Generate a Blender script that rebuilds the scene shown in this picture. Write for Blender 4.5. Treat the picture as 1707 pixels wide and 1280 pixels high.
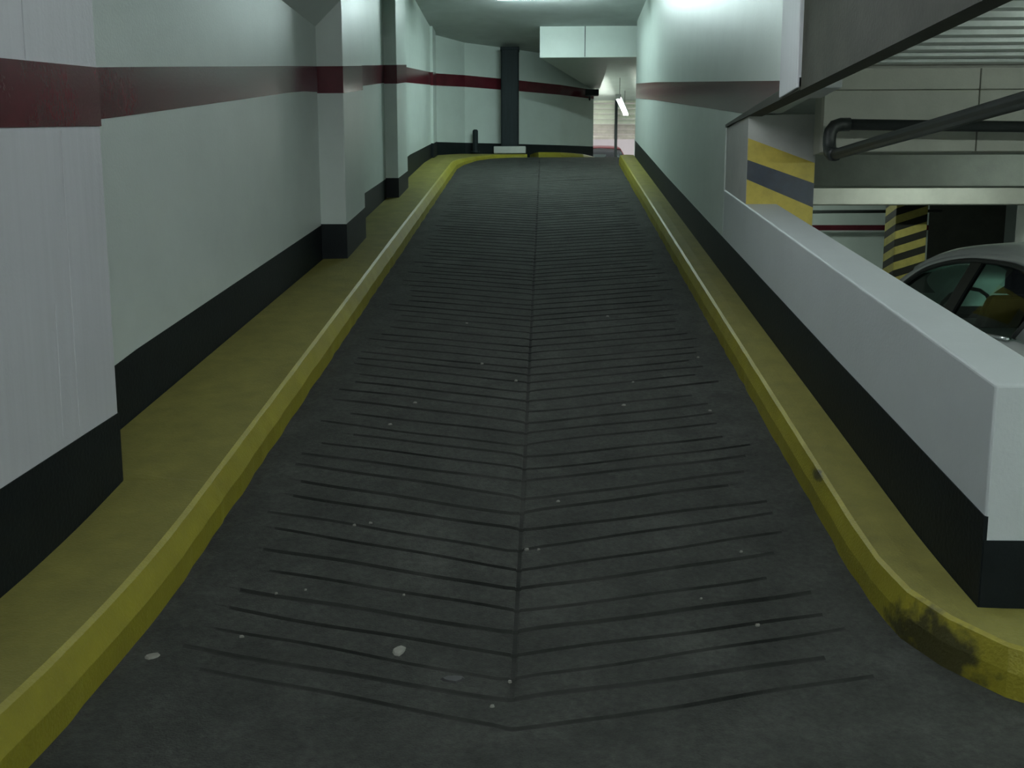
import bpy, math, random
from mathutils import Vector, Matrix

for o in list(bpy.data.objects):
    bpy.data.objects.remove(o, do_unlink=True)
scene = bpy.context.scene
col = scene.collection
rnd = random.Random(7)

# ------------------------------------------------------------------ camera
FPX = 1600.0                    # focal length in pixels of the 1707 px wide frame
cam_d = bpy.data.cameras.new('camera')
cam_d.sensor_fit = 'HORIZONTAL'
cam_d.sensor_width = 36.0
cam_d.lens = 36.0 * FPX / 1707.0
cam_d.clip_start = 0.05
cam_d.clip_end = 200
cam = bpy.data.objects.new('camera', cam_d)
col.objects.link(cam)
cam.location = (0, 0, 1.5)
cam.rotation_euler = (math.radians(90 - 8.5308), 0, math.radians(1.9293))
scene.camera = cam

# ------------------------------------------------------------------ world, exposure
w = bpy.data.worlds.new('sky')
scene.world = w
w.use_nodes = True
bg = w.node_tree.nodes['Background']
bg.inputs['Color'].default_value = (0.92, 0.95, 1.0, 1)      # overcast street daylight
bg.inputs['Strength'].default_value = 1.1
vs = scene.view_settings
vs.view_transform = 'Standard'
vs.look = 'None'
vs.gamma = 1.0
vs.use_curve_mapping = False
vs.exposure = -0.08

LAMP_BACK = 190.0
LAMP_NEAR = 46.0      # emission of the tubes, by place
LAMP_RAMP = 200.0
LAMP_HALL = 80.0
LAMP_GATE = 150.0
LAMP_ADDED = 26.0  # added hall lamps that only brighten the second beam and the recess


# ------------------------------------------------------------------ materials
def mat(name, base, rough=0.6, var=0.12, scale=6.0, bump=0.0, bscale=40.0, spec=0.5, metal=0.0, second=None, streak=None):
    m = bpy.data.materials.new(name)
    m.use_nodes = True
    nt = m.node_tree
    b = nt.nodes['Principled BSDF']
    b.inputs['Roughness'].default_value = rough
    b.inputs['Metallic'].default_value = metal
    b.inputs['Specular IOR Level'].default_value = spec
    tc = nt.nodes.new('ShaderNodeTexCoord')
    src = tc.outputs['Object']
    if streak:
        mp = nt.nodes.new('ShaderNodeMapping')
        mp.inputs['Scale'].default_value = streak
        nt.links.new(src, mp.inputs['Vector'])
        src = mp.outputs['Vector']
    n = nt.nodes.new('ShaderNodeTexNoise')
    n.inputs['Scale'].default_value = scale
    n.inputs['Detail'].default_value = 6
    n.inputs['Roughness'].default_value = 0.65
    nt.links.new(src, n.inputs['Vector'])
    r = nt.nodes.new('ShaderNodeValToRGB')
    lo = tuple(c * (1 - var) for c in base) if second is None else second
    r.color_ramp.elements[0].position = 0.3
    r.color_ramp.elements[0].color = (*lo, 1)
    r.color_ramp.elements[1].position = 0.7
    r.color_ramp.elements[1].color = (*[min(1, c * (1 + var * 0.5)) for c in base], 1)
    nt.links.new(n.outputs['Fac'], r.inputs['Fac'])
    nt.links.new(r.outputs['Color'], b.inputs['Base Color'])
    if bump:
        n2 = nt.nodes.new('ShaderNodeTexNoise')
        n2.inputs['Scale'].default_value = bscale
        n2.inputs['Detail'].default_value = 5
        nt.links.new(tc.outputs['Object'], n2.inputs['Vector'])
        bp = nt.nodes.new('ShaderNodeBump')
        bp.inputs['Strength'].default_value = bump
        bp.inputs['Distance'].default_value = 0.01
        nt.links.new(n2.outputs['Fac'], bp.inputs['Height'])
        nt.links.new(bp.outputs['Normal'], b.inputs['Normal'])
    return m


def emit(name, color, strength):
    m = bpy.data.materials.new(name)
    m.use_nodes = True
    b = m.node_tree.nodes['Principled BSDF']
    b.inputs['Base Color'].default_value = (0.9, 0.9, 0.9, 1)
    b.inputs['Emission Color'].default_value = (*color, 1)
    b.inputs['Emission Strength'].default_value = strength
    return m


def glass_mat(name, tint, alpha_mix=0.35):
    m = bpy.data.materials.new(name)
    m.use_nodes = True
    nt = m.node_tree
    out = nt.nodes['Material Output']
    nt.nodes.remove(nt.nodes['Principled BSDF'])
    t = nt.nodes.new('ShaderNodeBsdfTransparent')
    t.inputs['Color'].default_value = (*tint, 1)
    g = nt.nodes.new('ShaderNodeBsdfGlossy')
    g.inputs['Roughness'].default_value = 0.03
    g.inputs['Color'].default_value = (0.9, 1, 0.97, 1)
    fr = nt.nodes.new('ShaderNodeFresnel')
    fr.inputs['IOR'].default_value = 1.3
    mx = nt.nodes.new('ShaderNodeMixShader')
    nt.links.new(fr.outputs['Fac'], mx.inputs['Fac'])
    nt.links.new(t.outputs['BSDF'], mx.inputs[1])
    nt.links.new(g.outputs['BSDF'], mx.inputs[2])
    nt.links.new(mx.outputs['Shader'], out.inputs['Surface'])
    return m


M = {}
M['wall'] = mat('white_wall_paint', (0.57, 0.64, 0.595), 0.42, 0.05, 3.0, 0.12, 60)
M['wall_near'] = mat('white_wall_paint_streaked', (0.57, 0.59, 0.605), 0.5, 0.05, 2.0, 0.15, 60, streak=(14, 14, 0.5))  # cool light near the viewer is put into this bluish base colour
M['parapet'] = mat('parapet_paint', (0.55, 0.595, 0.595), 0.5, 0.05, 2.5, 0.15, 70)
M['red'] = mat('red_stripe_paint', (0.095, 0.014, 0.021), 0.2, 0.25, 4.0, 0.05, 60)
M['dado'] = mat('black_dado_paint', (0.006, 0.010, 0.011), 0.55, 0.3, 5.0, 0.2, 50, spec=0.25)
M['concrete'] = mat('ramp_concrete', (0.049, 0.052, 0.046), 0.85, 0.15, 4.5, 0.6, 130, spec=0.12, second=(0.032, 0.034, 0.030))


def mottle(m, scale, lo, hi, patch):
    """Finer grit and worn pale patches over a material's colour."""
    nt = m.node_tree
    b = nt.nodes['Principled BSDF']
    prev = b.inputs['Base Color'].links[0].from_socket
    tc = nt.nodes.new('ShaderNodeTexCoord')
    for sc, p0, p1, c0, c1 in ((scale, 0.3, 0.7, lo, hi), (1.7, 0.52, 0.72, 1.0, patch)):
        n = nt.nodes.new('ShaderNodeTexNoise')
        n.inputs['Scale'].default_value = sc
        n.inputs['Detail'].default_value = 8
        n.inputs['Roughness'].default_value = 0.72
        nt.links.new(tc.outputs['Object'], n.inputs['Vector'])
        r = nt.nodes.new('ShaderNodeMapRange')
        r.inputs['From Min'].default_value = p0
        r.inputs['From Max'].default_value = p1
        r.inputs['To Min'].default_value = c0
        r.inputs['To Max'].default_value = c1
        nt.links.new(n.outputs['Fac'], r.inputs['Value'])
        mx = nt.nodes.new('ShaderNodeVectorMath')
        mx.operation = 'SCALE'
        nt.links.new(prev, mx.inputs[0])
        nt.links.new(r.outputs['Result'], mx.inputs['Scale'])
        prev = mx.outputs['Vector']
    nt.links.new(prev, b.inputs['Base Color'])


mottle(M['concrete'], 38.0, 0.72, 1.35, 1.45)
M['groove'] = mat('dark_groove', (0.042, 0.044, 0.039), 0.9, 0.1, 2.2, 0.3, 130, spec=0.1, second=(0.011, 0.012, 0.011))  # grooves darker than the slab, uneven by noise
M['floor'] = mat('hall_concrete', (0.12, 0.125, 0.12), 0.6, 0.3, 2.0, 0.2, 80)
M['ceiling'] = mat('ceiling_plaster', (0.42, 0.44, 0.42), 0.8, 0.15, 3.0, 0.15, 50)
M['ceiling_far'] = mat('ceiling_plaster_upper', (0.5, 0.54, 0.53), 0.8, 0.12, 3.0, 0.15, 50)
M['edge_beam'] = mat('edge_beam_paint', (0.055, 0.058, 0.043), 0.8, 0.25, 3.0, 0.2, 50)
M['beam'] = mat('beam_plaster', (0.36, 0.37, 0.32), 0.75, 0.2, 3.0, 0.2, 50)
M['deck'] = mat('ribbed_deck', (0.58, 0.62, 0.60), 0.35, 0.2, 5.0, metal=0.15)
M['panel'] = mat('precast_panel', (0.50, 0.50, 0.44), 0.7, 0.12, 4.0, 0.15, 60)
M['pipe'] = mat('dark_pipe', (0.03, 0.036, 0.034), 0.45, 0.2, 8.0)
M['col_grey'] = mat('column_plaster', (0.44, 0.45, 0.42), 0.7, 0.1, 4.0, 0.15, 60)
M['col_yellow'] = mat('column_yellow', (0.50, 0.40, 0.06), 0.5, 0.25, 7.0)
M['col_blue'] = mat('column_blue_black', (0.018, 0.028, 0.048), 0.4, 0.4, 9.0)
M['dark_metal'] = mat('dark_metal', (0.009, 0.016, 0.018), 0.65, 0.4, 5.0, spec=0.25, streak=(8, 8, 0.6))
M['speck'] = mat('pale_speck', (0.22, 0.22, 0.19), 0.7, 0.2, 30.0)
M['oil'] = mat('dark_spot', (0.02, 0.02, 0.02), 0.5, 0.2, 30.0)
M['silver'] = mat('silver_car_paint', (0.55, 0.58, 0.56), 0.22, 0.03, 3.0, metal=0.25)
M['red_car'] = mat('dark_red_car_paint', (0.22, 0.05, 0.045), 0.3, 0.05, 3.0)
M['black_trim'] = mat('black_trim', (0.008, 0.010, 0.010), 0.45, 0.1, 10)
M['rubber'] = mat('rubber', (0.012, 0.012, 0.012), 0.8, 0.1, 20)
M['seat'] = mat('seat_fabric', (0.012, 0.014, 0.014), 0.9, 0.2, 20)
M['chrome'] = mat('bright_trim', (0.75, 0.78, 0.78), 0.15, 0.05, 10, metal=0.9)
M['alloy'] = mat('alloy_wheel', (0.45, 0.46, 0.47), 0.3, 0.1, 10, metal=0.8)
M['lens_red'] = mat('tail_lamp', (0.3, 0.01, 0.01), 0.2, 0.1, 10)
M['lens_white'] = mat('head_lamp', (0.8, 0.82, 0.82), 0.15, 0.05, 10)
M['glass'] = glass_mat('car_glass', (0.24, 0.32, 0.29))
M['slat'] = mat('shutter_slat', (0.78, 0.80, 0.70), 0.5, 0.1, 6)
M['slat_low'] = mat('shutter_slat_rusty', (0.55, 0.49, 0.46), 0.55, 0.2, 6)
M['street'] = mat('street_paving', (0.5, 0.48, 0.46), 0.8, 0.1, 3)
M['facade'] = mat('street_facade', (0.72, 0.66, 0.64), 0.8, 0.1, 1)
M['housing'] = mat('lamp_housing', (0.7, 0.72, 0.72), 0.4, 0.05, 10)
COOL = (0.80, 1.0, 0.96)
M['tube_near'] = emit('tube_near', (0.90, 0.97, 1.0), LAMP_NEAR)
M['tube_back'] = emit('tube_back', (0.90, 0.97, 1.0), LAMP_BACK)
M['tube_ramp'] = emit('tube_ramp', (0.78, 1.0, 0.98), LAMP_RAMP)
M['tube_hall'] = emit('tube_hall', (0.85, 1.0, 0.90), LAMP_HALL)
M['tube_added'] = emit('tube_added', (0.82, 1.0, 0.92), LAMP_ADDED)
M['tube_gate'] = emit('tube_gate', (0.95, 1.0, 0.9), LAMP_GATE)


def yellow_material():
    """Yellow kerb paint, worn through to dark rubber scuffs at the rounded corner."""
    m = mat('yellow_kerb_paint', (0.275, 0.248, 0.018), 0.5, 0.1, 5.0, 0.35, 90, second=(0.22, 0.195, 0.016))
    nt = m.node_tree
    b = nt.nodes['Principled BSDF']
    prev = b.inputs['Base Color'].links[0].from_socket
    tc = nt.nodes.new('ShaderNodeTexCoord')

    def scuff(centre, size, thr, prev):
        mp = nt.nodes.new('ShaderNodeMapping')
        mp.vector_type = 'TEXTURE'
        mp.inputs['Location'].default_value = centre
        mp.inputs['Scale'].default_value = size
        nt.links.new(tc.outputs['Object'], mp.inputs['Vector'])
        ln = nt.nodes.new('ShaderNodeVectorMath')
        ln.operation = 'LENGTH'
        nt.links.new(mp.outputs['Vector'], ln.inputs[0])
        nz = nt.nodes.new('ShaderNodeTexNoise')
        nz.inputs['Scale'].default_value = 16
        nz.inputs['Detail'].default_value = 6
        nt.links.new(tc.outputs['Object'], nz.inputs['Vector'])
        mul = nt.nodes.new('ShaderNodeMath')
        mul.operation = 'MULTIPLY_ADD'
        nt.links.new(nz.outputs['Fac'], mul.inputs[0])
        mul.inputs[1].default_value = -1.6
        nt.links.new(ln.outputs['Value'], mul.inputs[2])
        rp = nt.nodes.new('ShaderNodeMapRange')
        rp.inputs['From Min'].default_value = thr
        rp.inputs['From Max'].default_value = thr - 0.45
        rp.inputs['To Min'].default_value = 0
        rp.inputs['To Max'].default_value = 0.88
        nt.links.new(mul.outputs[0], rp.inputs['Value'])
        mx = nt.nodes.new('ShaderNodeMixRGB')
        nt.links.new(rp.outputs['Result'], mx.inputs['Fac'])
        nt.links.new(prev, mx.inputs['Color1'])
        mx.inputs['Color2'].default_value = (0.022, 0.022, 0.012, 1)
        return mx.outputs['Color']

    c = scuff((1.36, 3.20, 0.11), (0.13, 0.34, 0.12), 0.25, prev)
    c = scuff((1.27, 4.42, 0.42), (0.03, 0.10, 0.03), 0.2, c)
    nt.links.new(c, b.inputs['Base Color'])
    return m


def hazard_material():
    m = mat('hazard_stripes', (0.26, 0.225, 0.06), 0.7, 0.25, 6.0, spec=0.2)
    nt = m.node_tree
    b = nt.nodes['Principled BSDF']
    prev = b.inputs['Base Color'].links[0].from_socket
    tc = nt.nodes.new('ShaderNodeTexCoord')
    sx = nt.nodes.new('ShaderNodeSeparateXYZ')
    nt.links.new(tc.outputs['Object'], sx.inputs[0])

    def mth(op, a, bb):
        n = nt.nodes.new('ShaderNodeMath')
        n.operation = op
        for i, v in enumerate((a, bb)):
            if isinstance(v, (int, float)):
                n.inputs[i].default_value = v
            else:
                nt.links.new(v, n.inputs[i])
        return n.outputs[0]
    k = mth('MULTIPLY', sx.outputs['X'], -0.32)
    k2 = mth('MULTIPLY', sx.outputs['Y'], 0.25)
    v = mth('ADD', mth('ADD', sx.outputs['Z'], k), k2)
    fr = mth('FRACT', mth('MULTIPLY', v, 4.6), 0)
    st = mth('GREATER_THAN', fr, 0.52)
    mx = nt.nodes.new('ShaderNodeMixRGB')
    nt.links.new(st, mx.inputs['Fac'])
    nt.links.new(prev, mx.inputs['Color1'])
    mx.inputs['Color2'].default_value = (0.012, 0.012, 0.008, 1)
    nt.links.new(mx.outputs['Color'], b.inputs['Base Color'])
    return m


M['yellow'] = yellow_material()
M['hazard'] = hazard_material()
M['yellow_top'] = mat('dull_yellow_kerb_top', (0.20, 0.185, 0.046), 0.7, 0.1, 6.0, 0.4, 90, spec=0.2, second=(0.155, 0.143, 0.038))  # duller, greyer yellow for the kerb's top faces


# ------------------------------------------------------------------ helpers
class MB:
    def __init__(s):
        s.v, s.f = [], []

    def box(s, x0, x1, y0, y1, z0, z1):
        i = len(s.v)
        s.v += [(x0, y0, z0), (x1, y0, z0), (x1, y1, z0), (x0, y1, z0), (x0, y0, z1), (x1, y0, z1), (x1, y1, z1), (x0, y1, z1)]
        s.f += [tuple(i + k for k in q) for q in ((0, 3, 2, 1), (4, 5, 6, 7), (0, 1, 5, 4), (1, 2, 6, 5), (2, 3, 7, 6), (3, 0, 4, 7))]
        return s

    def prism(s, plan, z0, z1):
        """plan: counter-clockwise (x, y) outline."""
        i, n = len(s.v), len(plan)
        s.v += [(x, y, z0) for x, y in plan] + [(x, y, z1) for x, y in plan]
        s.f += [tuple(i + k for k in reversed(range(n))), tuple(i + n + k for k in range(n))]
        s.f += [(i + k, i + (k + 1) % n, i + n + (k + 1) % n, i + n + k) for k in range(n)]
        return s

    def loft(s, rings, closed=True, cap=True):
        i, n = len(s.v), len(rings[0])
        for r in rings:
            s.v += [tuple(p) for p in r]
        for a in range(len(rings) - 1):
            for k in range(n if closed else n - 1):
                k2 = (k + 1) % n
                s.f.append((i + a * n + k, i + a * n + k2, i + (a + 1) * n + k2, i + (a + 1) * n + k))
        if cap and closed:
            s.f.append(tuple(i + k for k in reversed(range(n))))
            s.f.append(tuple(i + (len(rings) - 1) * n + k for k in range(n)))
        return s

    def tube(s, pts, r, n=12, cap=True):
        pts = [Vector(p) for p in pts]
        rings = []
        up = Vector((0, 0, 1))
        prev = None
        for k, p in enumerate(pts):
            d = (pts[min(k + 1, len(pts) - 1)] - pts[max(k - 1, 0)]).normalized()
            if prev is None:
                a = d.cross(up)
                if a.length < 1e-3:
                    a = d.cross(Vector((1, 0, 0)))
                a.normalize()
            else:
                a = (prev - d * prev.dot(d)).normalized()
            prev = a
            b = d.cross(a)
            rr = r[k] if isinstance(r, (list, tuple)) else r
            rings.append([p + (a * math.cos(2 * math.pi * q / n) + b * math.sin(2 * math.pi * q / n)) * rr for q in range(n)])
        return s.loft(rings, True, cap)

    def build(s, name, m, parent=None, smooth=False, bevel=0.0, seg=2, origin=None):
        me = bpy.data.meshes.new(name)
        v = s.v
        if origin is not None:
            v = [(a - origin[0], b - origin[1], c - origin[2]) for a, b, c in v]
        me.from_pydata(v, [], s.f)
        me.update()
        import bmesh
        bm = bmesh.new()
        bm.from_mesh(me)
        bmesh.ops.recalc_face_normals(bm, faces=bm.faces)
        bm.to_mesh(me)
        bm.free()
        me.materials.append(M[m] if isinstance(m, str) else m)
        o = bpy.data.objects.new(name, me)
        col.objects.link(o)
        if origin is not None:
            o.location = origin
        if smooth:
            for p in me.polygons:
                p.use_smooth = True
        if bevel:
            bv = o.modifiers.new('bevel', 'BEVEL')
            bv.width = bevel
            bv.segments = seg
            bv.limit_method = 'ANGLE'
            bv.angle_limit = math.radians(40)
        if parent is not None:
            o.parent = parent
        return o


def tag(o, label=None, cat=None, group=None, kind=None):
    if label:
        o['label'] = label
    if cat:
        o['category'] = cat
    if group:
        o['group'] = group
    if kind:
        o['kind'] = kind
    return o


def empty(name, loc=(0, 0, 0), rz=0.0):
    o = bpy.data.objects.new(name, None)
    o.empty_display_size = 0.1
    o.location = loc
    o.rotation_euler = (0, 0, rz)
    col.objects.link(o)
    return o


def copy_tree(o, parent=None):
    c = o.copy()
    col.objects.link(c)
    c.parent = parent
    for ch in list(o.children):
        copy_tree(ch, c)
    return c


def lerp(table, y):
    if y <= table[0][0]:
        return table[0][1]
    for (a, va), (b, vb) in zip(table, table[1:]):
        if y <= b:
            return va + (vb - va) * (y - a) / (b - a)
    return table[-1][1]


# ------------------------------------------------------------------ the ramp's long profile
SL, Y0, ZUP = 0.202, 3.135, 3.05
YC = Y0 + ZUP / SL


def prof(y):
    def soft(t, k):                       # smooth max(0, t)
        if t <= -k:
            return 0.0
        if t >= k:
            return t
        return (t + k) ** 2 / (4 * k)
    return SL * (soft(y - Y0, 0.9) - soft(y - YC, 0.7))


def frange(a, b, n):
    return [a + (b - a) * k / n for k in range(n + 1)]


# ------------------------------------------------------------------ floors
def build_ramp():
    XL, XR, XC = -1.75, 1.75, -0.10
    xs = sorted(set([round(x, 4) for x in frange(XL, XR, 46)] + [XC - 0.014, XC - 0.008, XC + 0.008, XC + 0.014, -1.30, -1.18, 1.12, 1.02]))
    rows = []
    y = 1.0
    while y < 2.72:
        rows.append((y, 0.0))
        y += 0.12
    yc = 2.76
    g = random.Random(3)
    while yc < 17.3:
        wd = 0.0095 + g.uniform(-0.003, 0.003)
        dp = 0.010 + g.uniform(-0.004, 0.002)
        if yc < 3.1:
            dp *= 0.6
        rows += [(yc - wd - 0.004, 0), (yc - wd * 0.5, dp), (yc + wd * 0.5, dp), (yc + wd + 0.004, 0)]
        yc += 0.155 + g.uniform(-0.018, 0.018)
    yl = rows[-1][0]
    rows += [(yl + 0.15 * k, 0) for k in range(1, 12)]
    mb = MB()
    n = len(xs)
    ends = []
    gi = -1
    left_end = right_end = 0.0
    ph = (0.0, 0.0, 0.0)
    for ri, (yr, dp) in enumerate(rows):
        if dp > 0 and rows[ri - 1][1] == 0:
            gi += 1
        first = ri + 1 < len(rows) and rows[ri + 1][1] > 0 and dp == 0
        if first or gi < 0:
            left_end = -1.30 + abs(g.gauss(0, 0.10))
            right_end = 1.13 - abs(g.gauss(0, 0.10))
            ph = (g.uniform(0, 6.3), g.uniform(0, 6.3), g.uniform(-0.018, 0.018))
        ends.append((left_end, right_end))
        for i, x in enumerate(xs):
            side = ph[2] if x > XC else -ph[2]
            wave = 0.008 * math.sin(3.1 * x + ph[0]) + 0.004 * math.sin(9.0 * x + ph[1]) + side * min(1, abs(x - XC) / 0.05)
            yy = yr + (0.284 * abs(x - XC) + wave) * (1.0 if yr > 2.72 else max(0, (yr - 1.0) / 1.72))
            fade = min(1, max(0, (x - left_end + 0.03) / 0.10)) * min(1, max(0, (right_end + 0.03 - x) / 0.10))
            z = prof(yy) - dp * fade
            if abs(x - XC) < 0.009 and yr > 2.9:
                z -= 0.004
            mb.v.append((x, yy, z))
    for a in range(len(rows) - 1):
        for k in range(n - 1):
            i = a * n + k
            mb.f.append((i, i + 1, i + n + 1, i + n))
    o = mb.build('floor_ramp', 'concrete')
    o.data.materials.append(M['groove'])
    idx = 0
    for a in range(len(rows) - 1):
        for k in range(n - 1):
            xm = 0.5 * (xs[k] + xs[k + 1])
            in_groove = (rows[a][1] > 0 or rows[a + 1][1] > 0) and ends[a][0] < xm < ends[a][1]
            if in_groove or (abs(xm - XC) < 0.004 and rows[a][0] > 2.9):
                o.data.polygons[idx].material_index = 1
            idx += 1
    tag(o, 'dark grey concrete ramp with chevron grooves climbing between the yellow kerbs', kind='structure')


build_ramp()
lf = MB().box(-2.6, 12.2, -4.2, 1.02, -0.3, 0.0).box(1.74, 12.2, 1.02, 26.2, -0.3, -0.004).build('floor', 'floor')
tag(lf, 'dark concrete floor of the parking hall beside the ramp', kind='structure')
uf = MB().box(-2.6, 6.2, 19.0, 26.4, ZUP - 0.3, ZUP - 0.001).build('floor_upper', 'floor')
tag(uf, 'dark concrete floor beyond the top of the ramp', kind='structure')

# ------------------------------------------------------------------ walls along the ramp
DADO_L = [(-4, 0.45), (2, 0.5), (3.24, 0.63), (4.25, 0.735), (4.87, 0.891), (8.74, 1.634), (9.74, 1.828), (13.18, 2.42), (14.14, 2.70), (17.6, 3.24), (18.4, 3.30), (20.6, 3.43)]
ST_T = [(-4, 1.85), (2.0, 1.97), (3.45, 2.133), (4.25, 2.237), (4.9, 2.353), (8.24, 2.934), (8.7, 3.01), (13.17, 3.80), (17.6, 4.43), (18.4, 4.52), (20.6, 4.57)]
ST_B = [(-4, 1.60), (2.0, 1.73), (3.41, 1.891), (4.26, 1.994), (4.9, 2.106), (8.2, 2.727), (8.7, 2.79), (13.15, 3.585), (17.6, 4.22), (18.4, 4.31), (20.6, 4.39)]
DADO_R = [(3.2, 0.55), (4.95, 0.875), (12.38, 2.30), (16.9, 3.2)]
ST_RT = [(5.9, 2.43), (6.43, 2.51), (13.85, 3.665), (16.9, 4.12)]


def strip(path, zlo, zhi, out, name, m, parent, step=0.4, floor_off=None):
    """A thin painted coat on a wall: path is the wall face in plan, out the side it faces (+1 right of the path)."""
    mb = MB()
    pts = []
    for (a, b) in zip(path, path[1:]):
        L = math.hypot(b[0] - a[0], b[1] - a[1])
        k = max(1, int(L / step))
        for q in range(k):
            t = q / k
            pts.append((a[0] + (b[0] - a[0]) * t, a[1] + (b[1] - a[1]) * t))
    pts.append(path[-1])
    # mitred offsets
    offs = []
    for i, p in enumerate(pts):
        ns = []
        for j in (i - 1, i):
            if 0 <= j < len(pts) - 1:
                dx, dy = pts[j + 1][0] - pts[j][0], pts[j + 1][1] - pts[j][1]
                L = math.hypot(dx, dy)
                ns.append((dy / L * out, -dx / L * out))
        nx, ny = sum(v[0] for v in ns) / len(ns), sum(v[1] for v in ns) / len(ns)
        d = max(0.3, nx * nx + ny * ny)
        offs.append((nx / d, ny / d))
    rings = []
    for p, o in zip(pts, offs):
        T = 0.004
        z0, z1 = zlo(p[1]), zhi(p[1])
        rings.append([(p[0] - o[0] * 0.01, p[1] - o[1] * 0.01, z0), (p[0] + o[0] * T, p[1] + o[1] * T, z0), (p[0] + o[0] * T, p[1] + o[1] * T, z1), (p[0] - o[0] * 0.01, p[1] - o[1] * 0.01, z1)])
    mb.loft(rings)
    return mb.build(name, m, parent)


# left wall: a thicker near stretch, then the long recessed stretch with two pilasters
nearw = MB().prism([(-2.6, -4.0), (-1.92, -4.0), (-1.92, 4.20), (-2.6, 4.20)], -0.2, 3.6).build('wall_left', 'wall_near', bevel=0.006)
tag(nearw, 'thicker white painted stretch of the left wall nearest the viewer', kind='structure')
npath = [(-1.92, -3.9), (-1.92, 4.20), (-2.19, 4.20)]
strip(npath, lambda y: prof(y) + 0.1, lambda y: lerp(DADO_L, y), 1, 'painted_dado', 'dado', nearw)
strip(npath, lambda y: lerp(ST_B, y), lambda y: lerp(ST_T, y), 1, 'painted_stripe', 'red', nearw)
for (x0, za, zb) in ((3.84, 0.74, 1.93), (3.70, 0.72, 1.25), (3.62, 2.16, 3.0)):     # fine vertical seams of paint
    MB().tube([(-1.919, x0, za), (-1.919, x0 + 0.01, zb)], 0.0022, 6).build('paint_run', 'wall_near', nearw)

LW = [(-2.215, 4.2), (-2.02, 8.74), (-2.0, 12.0), (-1.97, 17.7)]
longw = MB().prism([(-2.6, 4.2)] + LW + [(-1.5, 18.4), (-0.6, 19.05), (0.3, 19.8), (1.0, 20.6), (1.0, 26.2), (0.8, 26.2), (0.8, 20.75), (0.15, 20.0), (-0.75, 19.25), (-1.6, 18.65), (-2.6, 18.0)], -0.2, 5.45).build('wall_left', 'wall')
tag(longw, 'long white wall left of the ramp turning across its top', kind='structure')
lp = [(-2.215, 4.21)] + LW[1:] + [(-1.5, 18.4), (-0.6, 19.05), (0.3, 19.8), (1.0, 20.6)]
strip(lp, lambda y: prof(y) + 0.05, lambda y: lerp(DADO_L, y), 1, 'painted_dado', 'dado', longw)
strip(lp, lambda y: lerp(ST_B, y), lambda y: lerp(ST_T, y), 1, 'painted_stripe', 'red', longw)


def pilaster(y0, y1, xf, xb, ztop):
    p = MB().box(xb, xf, y0, y1, prof(y0) - 0.1, ztop).build('pilaster', 'wall', longw, bevel=0.008)
    pp = [(xb, y0), (xf, y0), (xf, y1), (xb, y1)]
    strip(pp, lambda y: prof(y) + 0.05, lambda y: lerp(DADO_L, y) + 0.01, 1, 'painted_dado', 'dado', p)
    strip(pp, lambda y: lerp(ST_B, y) - 0.01, lambda y: lerp(ST_T, y), 1, 'painted_stripe', 'red', p)


pilaster(8.73, 9.66, -1.79, -2.05, 5.4)
pilaster(12.25, 13.1, -1.84, -2.03, 5.4)
pilaster(17.0, 17.5, -1.93, -2.0, 5.4)
# haunch of the storey beam over the left wall, ending on the first pilaster
hb = MB().loft([[(-2.6, y, 3.35), (xw, y, 3.35), (-1.79, y, 3.57), (-1.79, y, 3.75), (-2.6, y, 3.75)] for y, xw in ((4.22, -2.21), (8.72, -2.02))]).build('trim_1', 'wall')
tag(hb, 'sloping haunch along the top of the left wall before the pilaster', kind='structure')

# right wall: parapet, pier and tall wall
PT = lambda y: 1.02 + 0.1768 * (y - 3.25)
ys = frange(3.25, 8.37, 12)
par = MB().loft([[(1.52, y, -0.1), (1.77, y, -0.1), (1.77, y, PT(y)), (1.52, y, PT(y))] for y in ys]).build('wall_parapet', 'parapet', bevel=0.012, seg=3)
tag(par, 'low white parapet wall between the ramp and the parking hall', kind='structure')
strip([(1.52, 8.37), (1.52, 3.25)], lambda y: prof(y) + 0.05, lambda y: lerp(DADO_R, y), 1, 'painted_dado', 'dado', par)
strip([(1.52, 3.25), (1.77, 3.25)], lambda y: prof(y) + 0.05, lambda y: 0.475, 1, 'painted_dado', 'dado', par)
rw = MB().box(1.52, 1.77, 8.37, 16.75, 0.0, 5.45).box(1.52, 1.77, 6.42, 8.37, 2.44, 5.45).build('wall_right', 'wall')
tag(rw, 'tall white wall right of the upper ramp with a faded red stripe', kind='structure')
strip([(1.52, 16.7), (1.52, 8.37)], lambda y: prof(y) + 0.05, lambda y: lerp(DADO_R, y), 1, 'painted_dado', 'dado', rw)
strip([(1.52, 16.7), (1.52, 6.42)], lambda y: max(2.45, lerp(ST_RT, y) - 0.24), lambda y: lerp(ST_RT, y), 1, 'painted_stripe', 'red', rw)
MB().box(1.50, 1.77, 5.99, 6.43, 2.40, 5.05).build('pilaster', 'wall_near', rw, bevel=0.006)
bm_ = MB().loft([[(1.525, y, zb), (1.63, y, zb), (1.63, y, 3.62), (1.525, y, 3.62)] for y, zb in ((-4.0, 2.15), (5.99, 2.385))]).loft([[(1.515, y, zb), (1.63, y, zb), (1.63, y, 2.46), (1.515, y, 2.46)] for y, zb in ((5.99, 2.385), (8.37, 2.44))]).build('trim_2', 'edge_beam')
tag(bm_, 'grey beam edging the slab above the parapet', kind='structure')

# back and side walls that close the place
wb = MB().box(-2.6, 12.2, -4.3, -4.0, -0.2, 3.7).build('wall_back', 'wall')
tag(wb, 'white wall behind the viewer', kind='structure')
we = MB().box(12.0, 12.3, -4.2, 26.3, -0.2, 3.0).build('wall_hall_side', 'wall')
tag(we, 'white side wall of the parking hall', kind='structure')

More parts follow.
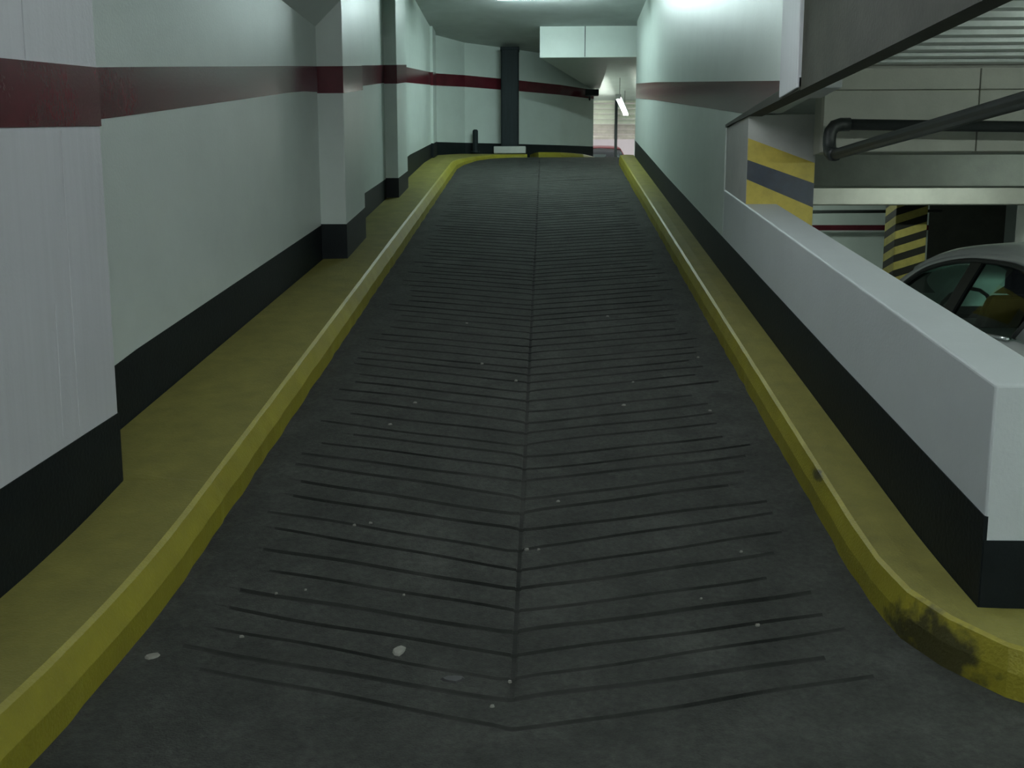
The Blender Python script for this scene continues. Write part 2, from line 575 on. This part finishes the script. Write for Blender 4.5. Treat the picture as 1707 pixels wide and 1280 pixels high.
# ------------------------------------------------------------------ ceilings
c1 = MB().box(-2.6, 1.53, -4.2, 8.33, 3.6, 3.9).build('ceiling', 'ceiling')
tag(c1, 'flat ceiling slab over the foot of the ramp', kind='structure')
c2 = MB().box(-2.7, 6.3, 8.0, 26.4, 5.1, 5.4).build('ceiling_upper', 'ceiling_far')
tag(c2, 'flat ceiling over the top of the ramp', kind='structure')
c2b = MB().box(-2.6, 1.77, 8.0, 8.33, 3.9, 5.15).build('wall_above', 'wall')
tag(c2b, 'wall closing the space above the lower ceiling', kind='structure')
bh = MB().prism([(-0.10, 17.1), (1.75, 17.1), (1.75, 17.75), (1.12, 17.75), (1.12, 20.6), (0.96, 20.6)], 4.59, 5.12).build('trim_3', 'wall')
tag(bh, 'dropped white bulkhead beam over the top of the ramp', kind='structure')
MB().box(0.665, 0.677, 17.092, 17.11, 4.60, 5.1).build('joint', 'dado', bh)


def deck():
    rings = []
    y = -4.0
    while y < 7.0:
        for dy, z in ((0, 2.68), (0.08, 2.68), (0.10, 2.75), (0.20, 2.75)):
            rings.append([(1.63, y + dy, z), (12.1, y + dy, z), (12.1, y + dy, 2.95), (1.63, y + dy, 2.95)])
        y += 0.22
    d = MB().loft(rings).build('ceiling_deck', 'deck')
    tag(d, 'ribbed metal deck ceiling of the parking hall', kind='structure')


deck()
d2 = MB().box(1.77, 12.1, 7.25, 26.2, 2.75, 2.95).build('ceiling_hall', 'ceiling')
tag(d2, 'plain ceiling at the back of the parking hall', kind='structure')

# ------------------------------------------------------------------ kerbs
def kerb(name, edge, back, h, m='yellow', lean=0.045, jit=0.006):
    """edge: foot of the face on the road; back: far side; h(y): height."""
    g = random.Random(11)
    E, B = [], []
    for (a, b), (c, d) in zip(zip(edge, edge[1:]), zip(back, back[1:])):
        k = max(1, int(math.hypot(b[0] - a[0], b[1] - a[1]) / 0.12))
        for q in range(k):
            t = q / k
            E.append((a[0] + (b[0] - a[0]) * t, a[1] + (b[1] - a[1]) * t))
            B.append((c[0] + (d[0] - c[0]) * t, c[1] + (d[1] - c[1]) * t))
    E.append(edge[-1])
    B.append(back[-1])
    rings = []
    for e, b in zip(E, B):
        v = Vector((b[0] - e[0], b[1] - e[1]))
        u = v.normalized()
        L = v.length
        hh = h(e[1])
        j = g.uniform(-jit, jit)
        ze = prof(e[1])
        zb = prof(b[1])
        r = []
        for t, z in ((j, ze - 0.04), (j * 0.5, ze + hh * 0.5), (lean * 0.9 + j * 0.3, ze + hh * 0.94), (lean + 0.016, ze + hh), (L * 0.5, ze * 0.5 + zb * 0.5 + hh + 0.006), (L, zb + hh), (L, zb - 0.1)):
            r.append((e[0] + u.x * t, e[1] + u.y * t, z))
        rings.append(r)
    o = MB().loft(rings).build(name, m, smooth=False)
    o.data.materials.append(M['yellow_top'])
    for i in range((len(rings) - 1) * 7):
        if i % 7 in (3, 4):
            o.data.polygons[i].material_index = 1
    return o


yl = [-1.5, 2.0, 4.2, 4.25, 8.7, 12.0, 16.3]
k1 = kerb('kerb', [(-1.47, y) for y in yl] + [(-1.40, 16.9), (-1.22, 17.45), (-0.95, 17.85), (-0.62, 18.1), (-0.33, 18.2)],
          [(-1.914, y) for y in yl[:3]] + [(-2.203, 4.25), (-2.01, 8.7), (-1.99, 12.0), (-1.965, 16.3), (-1.96, 17.0), (-1.94, 17.65), (-1.47, 18.36), (-0.75, 18.88), (-0.42, 19.14)],
          lambda y: lerp([(0, 0.2), (10, 0.2), (16, 0.16), (17.6, 0.07), (19, 0.06)], y))
tag(k1, 'wide yellow painted kerb along the left wall of the ramp', 'kerb')
k2 = kerb('kerb', [(-0.12, 18.4), (0.3, 18.6), (0.75, 19.1), (1.2, 20.2)], [(-0.3, 19.25), (0.12, 19.6), (0.52, 19.95), (0.99, 20.5)], lambda y: 0.10)
tag(k2, 'short yellow kerb below the far wall at the top of the ramp', 'kerb')
yr = [16.9, 12.0, 8.0, 5.0, 4.0]
k3 = kerb('kerb', [(1.265, y) for y in yr] + [(1.27, 3.62), (1.30, 3.36), (1.37, 3.17), (1.50, 2.98), (1.70, 2.84), (2.3, 2.60), (3.4, 2.45)],
          [(1.513, y) for y in yr] + [(1.513, 3.70), (1.513, 3.45), (1.513, 3.243), (1.60, 3.243), (1.75, 3.243), (2.32, 3.2), (3.42, 3.1)],
          lambda y: lerp([(2.6, 0.17), (3.3, 0.18), (5, 0.18), (17, 0.16)], y), lean=0.02)
tag(k3, 'narrow yellow kerb along the right parapet with black tyre scuffs at its corner', 'kerb')

# ------------------------------------------------------------------ parking hall: columns, beams, panels
def banded_column():
    x0, x1, y0, y1 = 1.53, 2.04, 7.5, 8.36
    c = empty('concrete_column', (0.5 * (x0 + x1), 0.5 * (y0 + y1), 0))
    tag(c, 'square grey column with slanting yellow and blue-black bands behind the parapet', 'column')
    oc = c.location

    def blk(za, zb, ea, eb, name, m, grow):
        # za, zb: heights at the left edge; ea, eb: at the right edge
        # the coats of paint lie on the front face only
        xl, xr, yb = (x0, x1, y1) if grow == 0 else (x0 + 0.002, x1 - 0.002, y0 + 0.01)
        v = [(xl, y0 - grow, za), (xr, y0 - grow, ea), (xr, yb, ea), (xl, yb, za)]
        t = [(xl, y0 - grow, zb), (xr, y0 - grow, eb), (xr, yb, eb), (xl, yb, zb)]
        mb = MB()
        mb.loft([v, t])
        o = mb.build(name, m, c, origin=oc)
        o.location = (0, 0, 0)
        return o
    blk(0.0, 2.43, 0.0, 2.43, 'shaft', 'col_grey', 0.0)
    g = 0.004
    blk(1.75, 1.955, 1.45, 1.745, 'yellow_band', 'col_yellow', g)
    blk(1.955, 2.10, 1.745, 1.925, 'dark_band', 'col_blue', g * 1.3)
    blk(2.10, 2.26, 1.925, 2.075, 'yellow_band', 'col_yellow', g)


banded_column()

# precast panels of the first downstand, one by one
pb = MB().box(1.952, 12.0, 7.06, 7.24, 2.112, 2.9).build('trim_4', 'beam')
tag(pb, 'deep downstand of pale precast panels under the deck ceiling', kind='structure')
x = 1.95 - 1.07 + 1.07
pm = None
k = 0
while x < 11.9:
    wd = 1.062
    for (za, zb) in ((2.115, 2.532), (2.537, 2.678)):
        MB().box(x, min(12.0, x + wd), 7.0, 7.07, za, zb).build('panel', 'panel', pb, bevel=0.004, seg=1)
    x += 1.07
    k += 1
b2 = MB().box(1.79, 12.0, 10.0, 10.3, 2.032, 2.76).build('trim_5', 'beam', bevel=0.015)
tag(b2, 'second grey-green concrete beam across the parking hall', kind='structure')
b3 = MB().box(1.79, 12.0, 13.3, 13.6, 1.97, 2.76).build('trim_6', 'panel', bevel=0.015)
tag(b3, 'third pale concrete beam across the parking hall', kind='structure')
hw = MB().box(1.77, 7.0, 18.0, 18.2, -0.1, 2.76).build('wall_hall_far', 'wall')
tag(hw, 'white back wall of the parking hall with a thin red stripe', kind='structure')
MB().box(1.77, 7.0, 17.992, 18.01, 1.675, 1.77).build('painted_stripe', 'red', hw)
MB().box(1.77, 7.0, 17.992, 18.01, 0.0, 0.62).build('painted_dado', 'dado', hw)
hw2 = MB().box(7.0, 12.2, 25.8, 26.1, -0.1, 2.76).box(6.8, 7.0, 18.2, 26.1, -0.1, 2.76).build('wall_hall_deep', 'edge_beam')  # dark beam colour reused to stand for the unlit recess
tag(hw2, 'recess wall at the far right of the parking hall, coloured dark for its shade', kind='structure')

hp = empty('striped_pillar', (5.16, 14.1, 0))
tag(hp, 'square pillar with diagonal yellow and black hazard stripes behind the car', 'pillar')
MB().box(-0.22, 0.22, -0.22, 0.22, 0.0, 2.2).build('painted_shaft', 'hazard', hp, bevel=0.01)
MB().box(-0.21, 0.21, -0.21, 0.21, 2.2, 2.75).build('shaft', 'col_grey', hp)
hq = empty('pale_column', (7.08, 14.2, 0))
tag(hq, 'pale plastered column standing behind the car roof', 'column')
MB().box(-0.22, 0.30, -0.22, 0.22, 0.0, 2.75).build('shaft', 'col_grey', hq, bevel=0.01)
MB().box(-0.225, 0.305, -0.225, 0.225, 0.0, 0.9).build('painted_dado', 'dado', hq)

# dark drain pipe: along the parapet, up, and off to the right
r_ = 0.036
pp = empty('drain_pipe', (1.9, 6.65, 2.055))
tag(pp, 'dark drain pipe bending round in front of the panelled downstand', 'pipe')


def local(pts):
    return [(a - 1.9, b - 6.65, c - 2.055) for a, b, c in pts]


MB().tube(local([(1.9, -3.9, 2.03), (1.9, 2.0, 2.045), (1.9, 6.56, 2.055)]), r_).build('long_run', 'pipe', pp, smooth=True)
el = [(1.9, 6.50, 2.055), (1.9, 6.58, 2.06), (1.9, 6.635, 2.085), (1.9, 6.66, 2.14), (1.9, 6.66, 2.18), (1.905, 6.66, 2.215), (1.93, 6.66, 2.25), (1.97, 6.66, 2.262), (2.03, 6.66, 2.262)]
MB().tube(local(el), r_ * 1.22).build('elbow', 'pipe', pp, smooth=True)
MB().tube(local([(1.99, 6.66, 2.262), (11.9, 6.66, 2.10)]), r_).build('cross_run', 'pipe', pp, smooth=True)
for yy in (-1.5, 0.5, 3.0):
    MB().box(-0.008, 0.008, yy - 6.65 - 0.012, yy - 6.65 + 0.012, 0.0, 0.64).build('hanger', 'pipe', pp)
for xx in (4.2, 6.5, 9.0):
    MB().box(xx - 1.9 - 0.012, xx - 1.9 + 0.012, 0.0, 0.02, 0.08, 0.64).build('hanger', 'pipe', pp)
cp = empty('conduit', (4.0, 17.4, 1.9))
MB().tube([(1.8, 17.6, 1.93), (4.6, 17.2, 1.985), (6.9, 17.2, 2.0)], 0.028).build('run', 'pipe', cp, smooth=True, origin=(4.0, 17.4, 1.9)).location = (0, 0, 0)
for cx, cy in ((2.4, 17.51), (4.6, 17.2), (6.6, 17.2)):
    MB().box(cx - 4.012, cx - 3.988, cy - 17.412, cy - 17.388, 0.05, 0.85).build('hanger', 'pipe', cp)
tag(cp, 'thin dark conduit crossing before the back wall above the red stripe', 'pipe')


# ------------------------------------------------------------------ lamps
def tube_lamp(loc, rz, L, m, label, hang=0.0, rx=0.0):
    r = empty('fluorescent_lamp', loc, rz)
    tag(r, label, 'lamp', 'fluorescent tube lamps')
    MB().box(-L / 2, L / 2, -0.06, 0.06, 0.0, 0.06).build('housing', 'housing', r, bevel=0.008)
    for y in (-0.03, 0.03):
        MB().tube([(-L / 2 + 0.04, y, -0.025), (L / 2 - 0.04, y, -0.025)], 0.018, 10).build('tube', m, r, smooth=True)
    for x in (-L / 2 + 0.02, L / 2 - 0.02):
        MB().box(x - 0.02, x + 0.02, -0.055, 0.055, -0.05, 0.002).build('end_cap', 'housing', r)
    if hang:
        for x in (-L / 3, L / 3):
            MB().tube([(x, 0, 0.05), (x, 0, hang)], 0.006, 6).build('hanger', 'pipe', r)
    return r


tube_lamp((0.5, -1.2, 2.70), 0, 1.5, 'tube_back', 'unseen stand-in lamp hung low behind the viewer', hang=0.90)  # stand-in for an unseen low light source behind the viewer
tube_lamp((0.2, 2.7, 3.535), 0, 1.5, 'tube_near', 'fluorescent lamp on the ceiling over the foot of the ramp')
tube_lamp((0.2, 5.6, 3.17), 0, 1.5, 'tube_near', 'added hanging lamp brightening the lower ramp walls before the first pilaster', hang=0.43)  # added out of view to brighten the walls and first pilaster
tube_lamp((0.0, 14.75, 5.035), 0, 1.5, 'tube_ramp', 'bright fluorescent lamp on the upper ceiling over the ramp')
tube_lamp((4.0, 4.0, 2.36), 0, 1.5, 'tube_hall', 'hanging fluorescent lamp under the ribbed deck of the parking hall', hang=0.32)
tube_lamp((3.4, 0.5, 2.61), 0, 1.5, 'tube_hall', 'fluorescent lamp under the deck near the parapet end')
tube_lamp((5.0, 8.7, 2.685), 0, 1.5, 'tube_added', 'added lamp between the panelled downstand and the second beam it brightens')  # added out of view to light the second beam's face
tube_lamp((5.0, 11.8, 2.685), 0, 1.5, 'tube_hall', 'fluorescent lamp between the second and third hall beams')
tube_lamp((9.5, 22.0, 2.685), 0, 1.5, 'tube_added', 'dim added lamp brightening the far recess of the parking hall')  # added out of view so the recess is not black
tube_lamp((3.6, 15.8, 2.685), 0, 1.5, 'tube_hall', 'fluorescent lamp before the back wall of the parking hall')
tube_lamp((1.805, 23.35, 4.62), math.atan2(3.1, 0.44), 2.9, 'tube_gate', 'hanging fluorescent lamp inside the bright passage by the shutter', hang=0.48)

# ------------------------------------------------------------------ top of the ramp
dc = empty('dark_column', (-0.665, 18.62, ZUP + 0.06))
tag(dc, 'tall slim dark grey metal column before the far wall', 'column')
MB().box(-0.30, 0.30, -0.17, 0.13, 0.0, 0.13).build('plinth', 'col_grey', dc, bevel=0.01)
MB().box(-0.165, 0.165, -0.14, 0.10, 0.12, 1.90).build('shaft', 'dark_metal', dc, bevel=0.03, seg=3)
MB().box(-0.175, 0.175, -0.15, 0.11, 1.87, 1.93).build('cap', 'dark_metal', dc, bevel=0.01)
bo = empty('short_bollard', (-1.30, 18.32, ZUP + 0.06))
tag(bo, 'short dark bollard left of the tall dark column', 'bollard')
MB().tube([(0, 0, 0), (0, 0, 0.40), (0, 0, 0.42)], [0.05, 0.05, 0.03]).build('post', 'dark_metal', bo, smooth=False)
MB().tube([(0, 0, 0), (0, 0, 0.03)], 0.085).build('base', 'dark_metal', bo)
fx = empty('wall_fixture', (0.86, 20.3, 4.42))
tag(fx, 'small dark fixture on the end of the far wall by the passage', 'fixture')
MB().box(-0.05, 0.22, -0.16, 0.0, -0.02, 0.10).build('body', 'dark_metal', fx, bevel=0.01)
MB().tube([(0.05, 0.02, 0.02), (0.05, 0.20, -0.06)], 0.02).build('bracket', 'dark_metal', fx)

# passage to the street: pier, shutter, post, street
pr = MB().box(2.36, 6.2, 25.9, 26.2, ZUP - 0.1, 5.3).build('wall_gate', 'wall')
tag(pr, 'white wall beside the roller shutter', kind='structure')
pr2 = MB().box(6.0, 6.2, 16.5, 26.2, ZUP - 0.1, 5.3).box(1.77, 6.0, 16.5, 16.75, ZUP - 0.1, 5.3).build('wall_upper_side', 'wall')
tag(pr2, 'white side wall of the passage behind the ramp wall', kind='structure')
sh = empty('roller_shutter', (1.68, 26.0, 4.10))
tag(sh, 'half raised slatted roller shutter at the end of the bright passage', 'shutter')
z = 0.02
k = 0
while z < 0.92:
    for (xa, xb) in ((-0.70, 0.15), (0.19, 0.70)):
        mb = MB()
        mb.loft([[(xx, -0.025, z), (xx, -0.045, z + 0.05), (xx, -0.03, z + 0.10), (xx, 0.0, z + 0.118), (xx, 0.02, z + 0.06), (xx, 0.0, z)] for xx in (xa, xb)])
        mb.build('slat', 'slat_low' if k < 3 else 'slat', sh)
    z += 0.13
    k += 1
MB().box(-0.70, 0.70, -0.06, 0.15, 0.95, 1.0).build('shutter_box', 'slat', sh)
gp = empty('gate_post', (1.845, 25.85, ZUP))
tag(gp, 'thin dark post dividing the bright shutter opening', 'post')
MB().box(-0.035, 0.035, -0.035, 0.035, 0.0, 2.04).build('shaft', 'dark_metal', gp)
MB().box(-0.09, 0.09, -0.09, 0.09, 0.0, 0.03).build('base_plate', 'dark_metal', gp)
st = MB().box(-8, 14, 26.4, 44, ZUP - 0.3, ZUP - 0.02).build('floor_street', 'street')
tag(st, 'pale street paving outside the shutter', kind='structure')
fa = MB().box(-8, 14, 38, 39, ZUP - 0.3, 12).build('wall_street', 'facade')
tag(fa, 'pale house front across the street', kind='structure')


# ------------------------------------------------------------------ cars
def smooth_rows(rows, m=4):
    """Catmull-Rom through rows of numbers."""
    out = []
    n = len(rows)
    for i in range(n - 1):
        p0, p1, p2, p3 = rows[max(i - 1, 0)], rows[i], rows[i + 1], rows[min(i + 2, n - 1)]
        for q in range(m):
            t = q / m
            out.append(tuple(0.5 * (2 * b + (c - a) * t + (2 * a - 5 * b + 4 * c - d) * t * t + (3 * b - a - 3 * c + d) * t ** 3) for a, b, c, d in zip(p0, p1, p2, p3)))
    out.append(tuple(rows[-1]))
    return out


def make_car(name, loc, rz, paint, label):
    """Three-door hatchback, length along +y (rear at y=0, front at y=3.95), x from -0.84 to 0.84."""
    car = empty(name, loc, rz)
    tag(car, label, 'car', None)
    # lower body: stations along the length, half outline (x, z) mirrored
    stn = [(0.00, 0.60, 0.42, 0.80, 0.90), (0.10, 0.74, 0.28, 0.90, 0.95), (0.45, 0.82, 0.22, 0.94, 0.955), (1.0, 0.84, 0.20, 0.95, 0.95),
           (2.0, 0.84, 0.20, 0.94, 0.94), (2.75, 0.83, 0.20, 0.92, 0.93), (3.3, 0.80, 0.22, 0.84, 0.90), (3.75, 0.70, 0.28, 0.72, 0.79), (3.95, 0.52, 0.38, 0.60, 0.66)]
    stn = smooth_rows(stn, 3)
    rings = []
    for (y, hw_, zb, zs, zt) in stn:
        half = [(hw_ * 0.86, zb), (hw_ * 0.97, zb + 0.12), (hw_, (zb + zs) * 0.52), (hw_ * 0.985, zs - 0.10), (hw_ * 0.94, zs), (hw_ * 0.6, zt), (0.0, zt + 0.01)]
        ring = [(x, y, z) for x, z in half] + [(-x, y, z) for x, z in reversed(half[:-1])]
        rings.append(ring)
    b = MB().loft(rings).build('body', paint, car, smooth=True, bevel=0.0)
    # greenhouse profile: roof shell
    rf = [(0.10, 0.64, 0.95, 0.96), (0.22, 0.63, 1.12, 1.15), (0.42, 0.60, 1.32, 1.355), (0.70, 0.585, 1.415, 1.465), (1.1, 0.58, 1.445, 1.50),
          (1.6, 0.585, 1.44, 1.495), (2.05, 0.60, 1.40, 1.455), (2.35, 0.62, 1.335, 1.385), (2.70, 0.665, 1.19, 1.235), (3.08, 0.72, 0.94, 0.96)]
    rf = smooth_rows(rf, 4)
    rings = []
    for (y, hw_, ze, zc) in rf:
        half = [(hw_ + 0.03, ze - 0.045), (hw_ + 0.012, ze), (hw_ - 0.05, ze + (zc - ze) * 0.55), (hw_ * 0.5, zc - 0.006), (0, zc)]
        up = [(x, y, z) for x, z in half] + [(-x, y, z) for x, z in reversed(half[:-1])]
        lo = [(x, y, z - 0.03) for x, y, z in reversed(up)]
        rings.append(up + lo)
    # roof between the two screens only; the screens are glass
    MB().loft(rings[8:30]).build('roof', paint, car, smooth=True)

    def edge_x(y, z):
        """Half width of the side glass plane at height z (tumblehome)."""
        hw_ = lerp([(a, b_) for a, b_, *_ in rf], y) + 0.03
        zt = lerp([(a, c_) for a, _, c_, _ in rf], y)
        t = max(0.0, min(1.0, (z - 0.93) / max(0.05, zt - 0.045 - 0.93)))
        return 0.80 + (hw_ - 0.80) * t
    # side outline of the daylight opening (y, z)
    dlo = [(0.58, 0.97), (0.53, 1.08), (0.56, 1.20), (0.66, 1.29), (0.90, 1.345), (1.20, 1.365), (1.60, 1.37), (2.00, 1.33), (2.30, 1.26), (2.62, 1.10), (2.80, 0.95)]
    dlo = smooth_rows(dlo, 4)
    rail_o = [(y, lerp([(a, c_) for a, _, c_, _ in rf], y) - 0.03) for y in frange(0.12, 3.0, 28)]
    for s in (1, -1):
        # painted frame between roof rail and opening: ring of quads outer->inner
        n = 40

        def sample(poly, k):
            tot = [0]
            for a, c in zip(poly, poly[1:]):
                tot.append(tot[-1] + math.hypot(c[0] - a[0], c[1] - a[1]))
            d = tot[-1] * k / n
            for i in range(len(poly) - 1):
                if d <= tot[i + 1] + 1e-9:
                    t = (d - tot[i]) / (tot[i + 1] - tot[i])
                    return (poly[i][0] + (poly[i + 1][0] - poly[i][0]) * t, poly[i][1] + (poly[i + 1][1] - poly[i][1]) * t)
            return poly[-1]
        outer = [(0.14, 0.93)] + [q for q in rail_o if q[1] > 0.95] + [(2.98, 0.93)]
        rings = []
        for k in range(n + 1):
            o_, i_ = sample(outer, k), sample(dlo, k)
            xo, xi = edge_x(*o_) * s, edge_x(*i_) * s
            rings.append([(xo, o_[0], o_[1]), (xi, i_[0], i_[1]), (xi - 0.025 * s, i_[0], i_[1]), (xo - 0.03 * s, o_[0], o_[1])])
        MB().loft(rings).build('side_frame', paint, car, smooth=True)
        # black seal round the opening
        MB().tube([(edge_x(y, z) * s + 0.002 * s, y, z) for y, z in dlo], 0.016, 8).build('window_seal', 'black_trim', car, smooth=True)
        MB().tube([(edge_x(y, 0.955) * s + 0.004 * s, y, 0.958) for y in frange(0.62, 2.82, 10)], 0.011, 8).build('belt_trim', 'chrome', car, smooth=True)
        # panes either side of the middle pillar
        zc = lambda y: lerp(sorted(dlo[1:]), y) - 0.008

        def pane(y0, y1, lean):
            mb = MB()
            rr = []
            for q in frange(y0, y1, 14):
                zt = zc(max(0.62, min(2.76, q)))
                rr.append([(edge_x(q, 0.955 + (zt - 0.955) * t) * s - 0.012 * s, q + lean * (0.5 - t), 0.955 + (zt - 0.955) * t) for t in (0, 0.25, 0.5, 0.75, 1)])
            mb.loft(rr, closed=False)
            return mb.build('side_window', 'glass', car, smooth=True)
        pane(0.62, 2.76, 0.0)
        rr = []
        for q, (yb) in enumerate((0, 1)):
            pass
        zt = 1.375
        rr = [[(edge_x(1.5, z) * s + dx * s, yb + yo, z) for dx, yo in ((0.004, -0.075), (0.004, 0.075), (-0.03, 0.075), (-0.03, -0.075))] for z, yb in ((0.95, 1.56), (1.16, 1.51), (zt, 1.44))]
        MB().loft(rr).build('pillar', 'black_trim', car)
        # door line, handle, mirror
        MB().box(min(0.825 * s, 0.855 * s), max(0.825 * s, 0.855 * s), 1.32, 1.52, 0.80, 0.835).build('door_handle', 'chrome', car, bevel=0.01)
        mr = MB()
        mr.loft([[(s * (0.80 + a), 2.42 + dy, 0.97 + dz) for dy, dz in ((-0.05, 0.0), (0.07, 0.0), (0.05, 0.12), (-0.05, 0.13))] for a in (0.04, 0.22)])
        mr.build('wing_mirror', paint, car, bevel=0.02)
        MB().box(min(0.77 * s, 0.86 * s), max(0.77 * s, 0.86 * s), 2.42, 2.46, 0.96, 1.0).build('mirror_arm', 'black_trim', car)
        # lights
        MB().loft([[(s * 0.56, 0.02, 0.62), (s * 0.74, 0.08, 0.62), (s * 0.74, 0.12, 0.88), (s * 0.56, 0.05, 0.88)], [(s * 0.56, 0.10, 0.62), (s * 0.70, 0.16, 0.62), (s * 0.70, 0.2, 0.88), (s * 0.56, 0.13, 0.88)]]).build('tail_lamp', 'lens_red', car)
        MB().loft([[(s * 0.40, 3.90, 0.52), (s * 0.66, 3.80, 0.54), (s * 0.68, 3.70, 0.70), (s * 0.42, 3.84, 0.66)], [(s * 0.40, 3.80, 0.52), (s * 0.62, 3.70, 0.54), (s * 0.62, 3.60, 0.70), (s * 0.42, 3.74, 0.66)]]).build('head_lamp', 'lens_white', car)
        # wheels
        for yw in (0.68, 3.15):
            ring = [(0.62, 0.20), (0.66, 0.29), (0.80, 0.29), (0.835, 0.27), (0.835, 0.20)]
            rr = []
            for q in range(24):
                a = 2 * math.pi * q / 24
                rr.append([(s * xx, yw + math.cos(a) * rd, 0.29 + math.sin(a) * rd) for xx, rd in ring])
            rr.append(rr[0])
            wl = MB().loft(rr, cap=False).build('tyre', 'rubber', car, smooth=True)
            MB().tube([(s * 0.70, yw, 0.29), (s * 0.815, yw, 0.29), (s * 0.825, yw, 0.29)], [0.205, 0.205, 0.17], 20).build('wheel_rim', 'alloy', wl)
            MB().tube([(s * 0.60, yw, 0.29), (s * 0.842, yw, 0.29)], 0.03, 10).build('hub', 'chrome', wl)
            MB().tube([(s * 0.843, yw + math.cos(q * math.pi / 16) * 0.335, 0.30 + math.sin(q * math.pi / 16) * 0.335) for q in range(17)], 0.022, 6).build('wheel_arch', 'black_trim', car)
    # screens
    for nm, a, c in (('rear_window', 0, 9), ('windscreen', 28, 36)):
        mb = MB()
        rr = []
        for (y, hw_, ze, zcn) in rf[a:c + 1]:
            rr.append([((hw_ - 0.02) * t, y, ze + (zcn - ze) * (1 - t * t) - 0.012) for t in (-1, -0.6, 0, 0.6, 1)])
        mb.loft(rr, closed=False)
        mb.build(nm, 'glass', car, smooth=True)
    # cabin
    MB().box(-0.74, 0.74, 0.35, 2.95, 0.80, 0.93).build('cabin_floor', 'seat', car)
    for sx in (-0.37, 0.37):
        stt = MB()
        stt.loft([[(sx - wd, y, z) for y, z in ((1.45, 0.93), (1.58, 0.93))] + [(sx + wd, y, z) for y, z in ((1.58, 0.93), (1.45, 0.93))] for wd in (0.22,)] + [[(sx - 0.2, 1.33, 1.16), (sx - 0.2, 1.42, 1.16), (sx + 0.2, 1.42, 1.16), (sx + 0.2, 1.33, 1.16)]])
        sb = stt.build('seat_back', 'seat', car, bevel=0.03)
        MB().box(sx - 0.13, sx + 0.13, 1.27, 1.37, 1.16, 1.33).build('headrest', 'seat', sb, bevel=0.04)
    rs = MB().box(-0.66, 0.66, 0.62, 0.76, 0.93, 1.10).build('rear_seat', 'seat', car, bevel=0.03)
    for sx in (-0.4, 0.4):
        MB().box(sx - 0.17, sx + 0.17, 0.66, 0.80, 1.08, 1.235).build('headrest', 'seat', rs, bevel=0.06, seg=4)
    MB().box(-0.68, 0.68, 2.3, 2.75, 0.90, 1.0).build('dashboard', 'seat', car, bevel=0.03)
    wh = []
    for q in range(17):
        a = 2 * math.pi * q / 16
        wh.append((-0.37 + math.cos(a) * 0.18, 2.18 - math.sin(a) * 0.07, 1.0 + math.sin(a) * 0.165))
    MB().tube(wh, 0.014, 6).build('steering_wheel', 'black_trim', car, smooth=True)
    # bumpers, plates, grille
    MB().box(-0.66, 0.66, -0.03, 0.10, 0.36, 0.52).build('rear_bumper', paint, car, bevel=0.03)
    MB().box(-0.60, 0.60, 3.86, 3.99, 0.32, 0.46).build('front_bumper', paint, car, bevel=0.03)
    MB().box(-0.30, 0.30, 3.93, 3.965, 0.50, 0.58).build('grille', 'black_trim', car)
    MB().box(-0.26, 0.26, -0.04, -0.02, 0.40, 0.50).build('number_plate', 'lens_white', car)
    return car


make_car('silver_car', (3.35, 4.74, 0), 0.0, 'silver', 'silver hatchback car parked behind the white parapet')
make_car('red_car', (1.75, 33.6, ZUP - 0.02), math.pi, 'red_car', 'dark red car on the street seen under the raised shutter')

# ------------------------------------------------------------------ specks on the ramp
def speck(x, y, r, m, seed, ry=0.7):
    g = random.Random(seed)
    n = 9
    slope = math.atan((prof(y + 0.05) - prof(y - 0.05)) / 0.1)
    ring = []
    top = []
    for q in range(n):
        a = 2 * math.pi * q / n
        rr = r * g.uniform(0.75, 1.15)
        ring.append((math.cos(a) * rr, math.sin(a) * rr * ry, -0.004))
        top.append((math.cos(a) * rr * 0.75, math.sin(a) * rr * ry * 0.75, 0.004))
    o = MB().loft([ring, top]).build('floor_speck', m)
    o.location = (x, y, prof(y) + 0.002)
    o.rotation_euler = (slope, 0, g.uniform(0, 0.6))
    return o


tag(speck(-0.51, 3.22, 0.028, 'speck', 1, 1.3), 'round pale spot on the ramp, the largest left of its centre joint', 'spot')
tag(speck(-1.375, 3.16, 0.026, 'speck', 2, 0.9), 'pale blotch on the ramp close to the left yellow kerb', 'spot')
tag(speck(-0.30, 3.04, 0.05, 'oil', 3, 0.5), 'dark elongated spot on the ramp near its centre joint', 'spot')
sp = [(-0.11, 3.03, 0.009), (-0.16, 2.88, 0.012), (-0.79, 4.22, 0.012), (-0.86, 4.2, 0.01), (0.80, 3.43, 0.014), (-0.07, 4.0, 0.014), (-0.02, 4.0, 0.01), (0.07, 4.45, 0.013),
      (-0.18, 6.12, 0.018), (0.48, 5.70, 0.020), (0.98, 5.62, 0.016), (1.06, 6.6, 0.016), (-0.78, 5.72, 0.018), (-0.88, 5.38, 0.016), (-0.42, 6.45, 0.014), (0.57, 6.1, 0.012),
      (0.5, 7.6, 0.018), (-0.6, 7.4, 0.014), (0.62, 3.62, 0.008), (-0.95, 3.65, 0.008), (-1.06, 3.62, 0.008), (0.85, 4.0, 0.010), (-1.1, 3.3, 0.013), (-0.55, 3.62, 0.008)]
for i, (x, y, r) in enumerate(sp):
    tag(speck(x, y, r * 0.8, 'speck', 20 + i), 'tiny pale speck scattered on the grooved ramp', 'speck', 'pale specks on the ramp')
